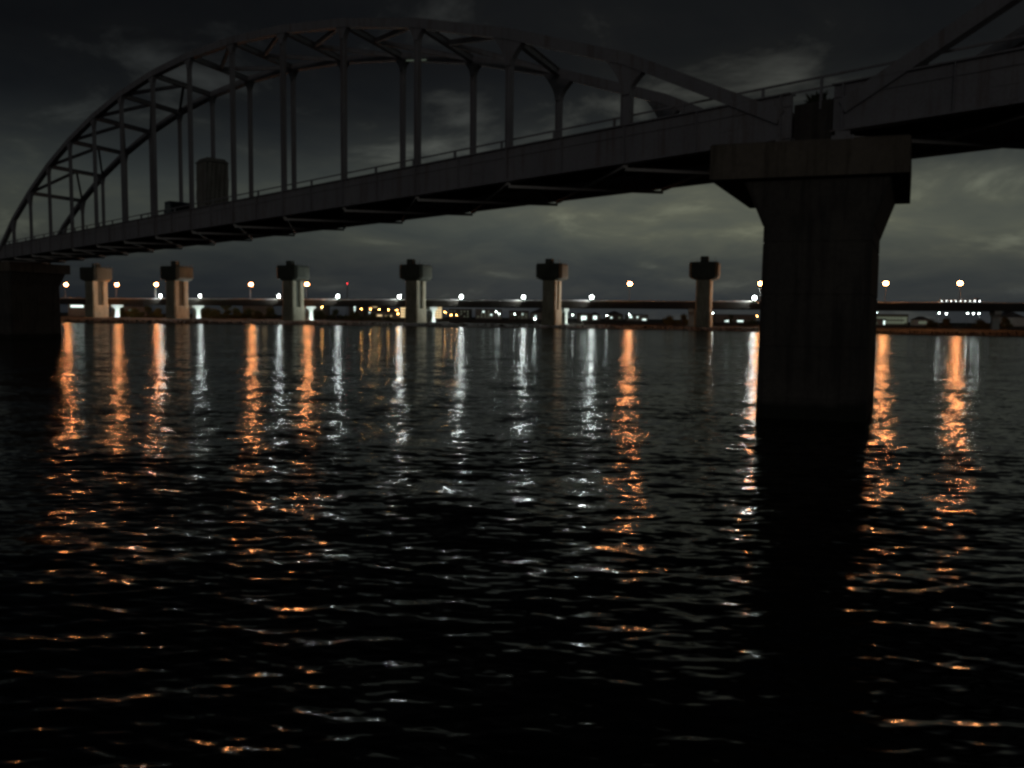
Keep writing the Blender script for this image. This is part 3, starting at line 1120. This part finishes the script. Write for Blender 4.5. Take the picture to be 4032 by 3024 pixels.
# the headlights show above the parapet on the crest of the far lane
x, y = via_pt(u_of(-0.5290), 4.0)
car('car with bright headlights on the viaduct at far left', (x, y, 11.5), VRZ + math.pi, M['paint_grey'])
tr = truck('cargo_truck', 'long dark truck with a row of white marker lights on the viaduct', vehicle_at(u_of(0.538), 2.4), VRZ, 15.0, M['paint_blue'], 'flat')
for k_ in range(9):
    x = -7.0 + k_ * 1.75
    MB().ball((x, 1.24, 1.42 + .04 * math.sin(k_ * 2)), .13 if k_ not in (0, 1) else .19, 8, 6).obj('marker_light', E_MARK, tr, True)

# ------------------------------------------------------------------ trees on the far bank
def leaf_mesh(seed, rx, rz_, n_):
    rg = random.Random(seed)
    cl = [(rg.gauss(0, .42) * rx, rg.gauss(0, .42) * rx, rz_ * rg.uniform(.15, 1.0), rg.uniform(.28, .55) * rx) for _ in range(11)]
    b = MB()
    for _ in range(n_):
        c0 = rg.choice(cl)
        d = Vector((rg.gauss(0, 1), rg.gauss(0, 1), rg.gauss(0, .8))).normalized() * c0[3] * (rg.random() ** .45)
        p = Vector(c0[:3]) + d
        if p.z < .25:
            p.z = .25 + rg.random() * .5
        s_ = rg.uniform(.16, .38)
        u = Vector((rg.gauss(0, 1), rg.gauss(0, 1), rg.gauss(0, 1))).normalized()
        v = u.orthogonal().normalized()
        b.add([p - u * s_, p + v * s_ * .55, p + u * s_, p - v * s_ * .55], [(0, 1, 2, 3)])
    return b


tree_proto = []
for s_, (rx, rz_) in enumerate(((3.4, 6.0), (4.6, 5.2), (2.8, 7.4))):
    me = leaf_mesh(40 + s_, rx, rz_, 2600).mesh('crown', M['leaf'])
    tb = MB()
    tb.tube([(0, 0, -.4), (.05, .05, 1.5), (-.1, .1, rz_ * .6)], [.3, .22, .08], 7)
    for k_ in range(5):
        a = k_ * 1.26 + s_
        tb.tube([(0, 0, 1.0 + .35 * k_), (rx * .3 * math.cos(a), rx * .3 * math.sin(a), 2.0 + .5 * k_), (rx * .6 * math.cos(a), rx * .6 * math.sin(a), 2.8 + .6 * k_)], [.12, .08, .03], 5)
    tree_proto.append((me, tb.mesh('trunk', M['bark'])))

TREES = [
    (-0.470, 545, 1.25, 1, 'broad dark tree filling the gap right of the leftmost hammerhead pier'),
    (-0.440, 548, 1.2, 0, 'tall dark tree midway between the two leftmost hammerhead piers'),
    (-0.372, 545, 1.2, 1, 'broad dark tree touching the right side of the second hammerhead pier'),
    (-0.345, 550, 1.25, 2, 'tall dark tree in the mass between second and third hammerhead piers'),
    (-0.322, 545, 1.15, 1, 'broad dark tree in front of the depot with three lit windows'),
    (-0.292, 548, 1.15, 0, 'dark tree touching the left side of the third hammerhead pier'),
    (-0.236, 575, 1.0, 1, 'low broad dark tree at the left end of the clump below the red beacon'),
    (-0.170, 560, .8, 1, 'low dark bush below the large pale lit window'),
    # bearing, distance, scale, variant, label
    (-0.50, 520, .95, 1, 'low dark tree under the viaduct at far left'),
    (-0.455, 530, 1.0, 1, 'dark tree right of the leftmost hammerhead pier, under the viaduct'),
    (-0.425, 525, .9, 0, 'dark bushy tree left of the second hammerhead pier'),
    (-0.355, 520, 1.0, 1, 'dark tree right of the second hammerhead pier'),
    (-0.335, 535, 1.05, 0, 'dark tree below the white window lights, left of the third hammerhead pier'),
    (-0.305, 520, .95, 1, 'rounded dark tree just left of the third hammerhead pier'),
    (-0.228, 560, .92, 1, 'low dark tree right of the white-lit viaduct pier'),
    (-0.212, 555, 1.05, 0, 'taller dark tree in the middle of the dark clump below the red beacon'),
    (-0.193, 560, 1.0, 1, 'dark tree at the right end of the clump below the red beacon'),
    (-0.150, 545, .62, 1, 'low bush in front of the lit yard'),
    (0.005, 600, .62, 2, 'small dark tree against the town, left of the reddish hammerhead pier'),
    (0.188, 430, .80, 1, 'left mound of the dark clump beside the orange-lit hammerhead pier'),
    (0.205, 428, .86, 0, 'middle tree of the dark clump beside the orange-lit hammerhead pier'),
    (0.221, 432, .78, 1, 'right mound of the dark clump beside the orange-lit hammerhead pier'),
    (0.262, 520, .80, 2, 'slim dark tree between the orange-lit hammerhead pier and big pier'),
    (0.287, 500, .55, 1, 'low dark bush touching the left side of the big dark pier'),
    (0.505, 420, .72, 1, 'dark bush below the lit truck, left one'),
    (0.522, 415, .75, 0, 'dark bush below the lit truck, right one'),
    (0.566, 400, .78, 1, 'large dark tree low at the right edge'),
    (0.590, 395, .85, 0, 'dark tree cut by the right edge of the view')]
for i, (a, Y, s_, v, lab) in enumerate(TREES):
    x = a * Y
    t = thing('bank_tree', lab, 'tree', (x, Y, bank_z(x, Y)), random.uniform(0, 6.28), 'trees along the far bank')
    t.scale = (s_ * 1.15, s_ * 1.15, s_)
    link(bpy.data.objects.new('crown', tree_proto[v][0]), t)
    link(bpy.data.objects.new('trunk', tree_proto[v][1]), t)

# ------------------------------------------------------------------ town behind
def building(label, a, Y, wd, dp, ht, wall, rz=0.0, wins=(), pitched=False):
    """wins: (u, z, width, height, material) on the face towards the river."""
    x = a * Y
    t = thing('town_building', label, 'building', (x, Y, 1.3), rz, 'buildings of the far town')
    MB().box(-wd / 2, wd / 2, 0, dp, -.5, ht).obj('wall', wall, t)
    if pitched:
        b = MB()
        b.prism([(-wd / 2 - .5, ht - .05), (wd / 2 + .5, ht - .05), (0, ht + wd * .22)], -.5, dp + .5, 'y')
        b.obj('roof', M['roof'], t)
    else:
        MB().box(-wd / 2 - .15, wd / 2 + .15, -.15, dp + .15, ht, ht + .7).obj('roof', M['roof'], t)
    for (u, z, ww, hh, m_) in wins:
        f = MB().box(u - ww / 2 - .12, u + ww / 2 + .12, -.06, .02, z - .12, z + hh + .12).obj('window', M['wall_b'], t)
        MB().box(u - ww / 2, u + ww / 2, -.10, -.062, z, z + hh).obj('pane', m_, f)
    return t


def grid(x0, nx, dx, z0, nz, dzv, ww, hh, m_, skip=0.0):
    return [(x0 + i * dx, z0 + j * dzv, ww, hh, m_) for i in range(nx) for j in range(nz) if random.random() >= skip]


building('slim apartment block with warm lit gallery, left of the fourth hammerhead pier', -0.1300, 900, 9, 12, 15, M['wall_a'], .1, grid(-3.0, 3, 3.0, 1.2, 5, 2.8, 2.6, 1.7, E_WARM))
building('slim apartment block with warm lit gallery, right of the fourth hammerhead pier', -0.0905, 900, 9, 12, 13.2, M['wall_a'], .05, grid(-3.0, 3, 3.0, .8, 5, 2.6, 2.6, 1.6, E_WARM))
building('block with one vertical row of white stair lights below the red beacon', -0.1880, 950, 18, 14, 13.5, M['wall_b'], -.1, grid(-2, 1, 3, 1.6, 4, 3.0, 1.6, 1.8, E_COOL))
building('tall dark block with a white stair light, right of the white viaduct pier', -0.2300, 950, 16, 14, 16, M['wall_b'], .12, grid(0, 1, 3, 3.0, 4, 3.0, 1.6, 2.2, E_WARM, .2))
building('house with one large pale lit window near the warm yard', -0.1660, 860, 14, 12, 15.5, M['wall_b'], 0, [(0, 11.2, 5.2, 3.2, E_WARM), (-5, 5, 1.6, 1.6, E_COOL)])
building('long low shed with warm lit front', -0.1555, 800, 26, 14, 6.2, M['wall_a'], 0, [(-6, 2.2, 9, 1.1, E_WARM), (5, 2.0, 6, 1.0, E_WARM)], True)
building('dark gabled house left of the town centre', -0.1160, 1000, 16, 12, 9, M['wall_b'], .2, [(-3, 3, 1.6, 1.4, E_WARM), (3, 6, 1.6, 1.4, E_COOL)], True)
building('dark block with scattered windows right of the slim lit blocks', -0.0640, 1000, 26, 14, 11, M['wall_b'], -.1, grid(-10, 6, 4, 2, 3, 3, 1.5, 1.3, E_DIMG, .3))
building('wide dark block above the river flat, left of centre', -0.0290, 950, 30, 14, 10.5, M['wall_a'], .06, grid(-12, 7, 4, 2, 3, 2.9, 1.6, 1.3, E_DIMG, .4) + [(-6, 7.5, 2, 1.6, E_COOL), (3, 4.2, 2.2, 1.4, E_COOL)])
building('block with a rooftop box beside the small tree at centre', 0.0075, 930, 22, 12, 9.2, M['wall_b'], 0, grid(-8, 5, 4, 2, 2, 3, 1.6, 1.3, E_DIMG, .3) + [(4, 5.2, 1.8, 1.4, E_COOL)])
building('low dark houses left of the reddish hammerhead pier', 0.0340, 900, 24, 12, 7.6, M['wall_a'], 0, [(-6, 3, 1.8, 1.4, E_COOL), (5, 3, 1.8, 1.4, E_DIMG)], True)
building('shop with a bright white front right of the reddish hammerhead pier', 0.0855, 800, 12, 10, 6.6, M['wall_a'], 0, [(0, 1.0, 5, 3.4, E_COOL)], False)
building('small shop with a white lit front, second from the reddish hammerhead pier', 0.0990, 800, 10, 10, 6.0, M['wall_b'], 0, [(0, 1.4, 3.4, 3.2, E_COOL)], True)
building('dark house with two faint windows between the two rightmost hammerhead piers', 0.1230, 900, 18, 12, 6.5, M['wall_b'], .1, [(-4, 2.5, 1.8, 1.4, E_COOL), (5, 2.5, 2.4, 1.4, E_DIMG)], True)
building('low workshop with white windows left of the dark tree clump', 0.1500, 850, 22, 12, 6.0, M['wall_a'], 0, [(-7, 3.2, 3.0, 1.6, E_COOL), (0, 3.2, 1.4, 1.4, E_COOL), (7, 1.0, 4, 1.2, E_COOL)])
building('long low hall with white lights left of the big dark pier', 0.2680, 700, 34, 16, 6.4, M['wall_b'], 0, [(-6, .9, 6, 1.2, E_COOL), (4, 1.0, 5, 1.0, E_COOL), (14, 1.0, 3, 1.0, E_COOL)])
building('pale green lit factory wall right of the big dark pier', 0.4530, 620, 26, 18, 7.4, M['wall_c'], -.2, grid(-9, 9, 2.3, 1.0, 2, 3.0, 2.0, 2.2, E_DIMG) + [(11.2, 1.6, 2.0, 4.6, E_DIMG)])
building('small white-lit hut right of the big dark pier', 0.4400, 560, 9, 8, 3.8, M['wall_a'], -.2, [(-2, .8, 2.4, 1.4, E_DIMG), (3.6, .6, .9, 2.6, E_COOL)])
building('pale shed with a lit side, right of the green factory wall', 0.4930, 600, 11, 8, 4.2, M['paint_white'], -.1, [(0, 1.2, 5.6, 2.0, E_DIMG)], True)
building('pale house at the right edge above the dark tree', 0.6000, 640, 20, 12, 6.8, M['paint_white'], -.1, [(-4, 2.0, 5, 2.2, E_DIMG)], True)
building('dark depot with three lit windows under the left of the viaduct', -0.3070, 760, 26, 14, 16, M['wall_b'], .2, [(-7, 12.0, 3.2, 2.2, E_WARM), (-1, 11.4, 3.2, 2.4, E_COOL), (6, 11.6, 4.4, 2.0, E_WARM)])
building('white-lit low shed under the viaduct at far left', -0.5240, 620, 12, 10, 9.4, M['wall_a'], .3, [(0, 6.4, 8.6, 1.5, E_COOL)])
building('low shed with warm lamps left of the second hammerhead pier', -0.4550, 640, 16, 10, 7.4, M['wall_b'], .3, [(-3, 4, 2, 1.5, E_DIMG)], True)

# lattice mast with a red beacon
mx, my = -0.1990 * 1200, 1200
mast = thing('radio_mast', 'thin far mast topped by a red beacon light', 'mast', (mx, my, 1.3))
for px, py in ((-1.6, -1.6), (1.6, -1.6), (1.6, 1.6), (-1.6, 1.6)):
    beam('mast_leg', mast, (px, py, -.5), (px * .22, py * .22, 47), .3, .3, M['pole'])
for z in range(3, 46, 6):
    f = 1 - .78 * z / 47
    for (ax_, ay), (bx, by) in (((-1, -1), (1, -1)), ((1, 1), (-1, 1)), ((1, -1), (1, 1)), ((-1, 1), (-1, -1))):
        beam('mast_brace', mast, (ax_ * 1.6 * f, ay * 1.6 * f, z), (bx * 1.6 * f * .9, by * 1.6 * f * .9, z + 5), .15, .15, M['pole'])
MB().ball((0, 0, 48), .65, 10, 6).obj('beacon', E_RED, mast, True)

# far street lamps
fl_orange = MB().ball((0, 0, 0), .42, 8, 6, .7).mesh('far_bulb', E_FARO, True)
fl_white = MB().ball((0, 0, 0), .42, 8, 6, .7).mesh('far_bulb', E_FARW, True)
FAR = [  # bearing, distance, height, colour, where
    (-0.2410, 760, 12.0, 'o', 'just right of the bright white viaduct pier'),
    (-0.2290, 800, 11.5, 'o', 'second right of the bright white viaduct pier'),
    (-0.1820, 800, 10.0, 'o', 'at the left end of the warm yard row'),
    (-0.1710, 800, 10.0, 'o', 'second in the warm yard row'),
    (-0.1605, 800, 9.8, 'o', 'third in the warm yard row'),
    (-0.1495, 800, 9.6, 'o', 'fourth in the warm yard row'),
    (-0.1395, 800, 9.4, 'o', 'at the right end of the warm yard row'),
    (-0.1378, 700, 5.6, 'o', 'low down beside the left slim lit block'),
    (-0.0815, 820, 8.0, 'o', 'right of the right slim lit block'),
    (-0.0740, 760, 5.2, 'o', 'left one of the low pair right of the slim lit blocks'),
    (-0.0675, 760, 5.2, 'o', 'right one of the low pair right of the slim lit blocks'),
    (-0.0200, 850, 9.2, 'w', 'above the centre of the town roofs'),
    (-0.0165, 850, 7.0, 'w', 'low at the centre of the town'),
    (0.0025, 850, 7.0, 'w', 'beside the small tree at centre'),
    (0.0265, 500, 3.2, 'w', 'on the flat left of the reddish hammerhead pier'),
    (0.0720, 800, 6.6, 'w', 'just right of the reddish hammerhead pier'),
    (0.1130, 800, 6.4, 'w', 'right of the two white shop fronts'),
    (0.1400, 820, 8.0, 'r', 'left of the dark tree clump'),
    (0.2405, 760, 9.6, 'w', 'beside the orange-lit hammerhead pier'),
    (0.2490, 760, 7.2, 'w', 'second right of the orange-lit hammerhead pier'),
    (0.2590, 760, 7.4, 'o', 'first of the row left of the big dark pier'),
    (0.2685, 760, 7.4, 'o', 'second of the row left of the big dark pier'),
    (0.2775, 760, 7.4, 'o', 'third of the row left of the big dark pier'),
    (0.2860, 760, 7.4, 'o', 'fourth of the row left of the big dark pier'),
    (0.2935, 760, 7.4, 'o', 'fifth of the row, touching the big dark pier'),
    (0.4370, 640, 10.8, 'w', 'above the green factory wall'),
    (0.5120, 620, 10.6, 'w', 'left of the dark bushes below the truck'),
    (0.5205, 620, 10.2, 'w', 'above the dark bushes below the truck'),
    (0.5460, 620, 10.6, 'w', 'first of three right of the dark bushes'),
    (0.5530, 620, 10.6, 'w', 'second of three right of the dark bushes'),
    (0.5600, 620, 10.6, 'w', 'third of three right of the dark bushes'),
    (0.5760, 620, 10.0, 'w', 'above the dark tree at the right edge')]
for a, Y, h, c_, where in FAR:
    x = a * Y
    t = thing('distant_lamp', {'o': 'tiny orange lamp ', 'w': 'tiny white lamp ', 'r': 'tiny white lamp '}[c_] + where, 'street lamp', (x, Y, 1.3), 0, 'distant lamps of the far town')
    MB().tube([(0, 0, -.3), (0, 0, h - 1.4), (0, -.5, h - .95)], [.12, .09, .06], 6).obj('pole', M['pole'], t)
    o = link(bpy.data.objects.new('bulb', fl_orange if c_ == 'o' else fl_white), t)
    o.location = (0, -.6, h - 1.3)
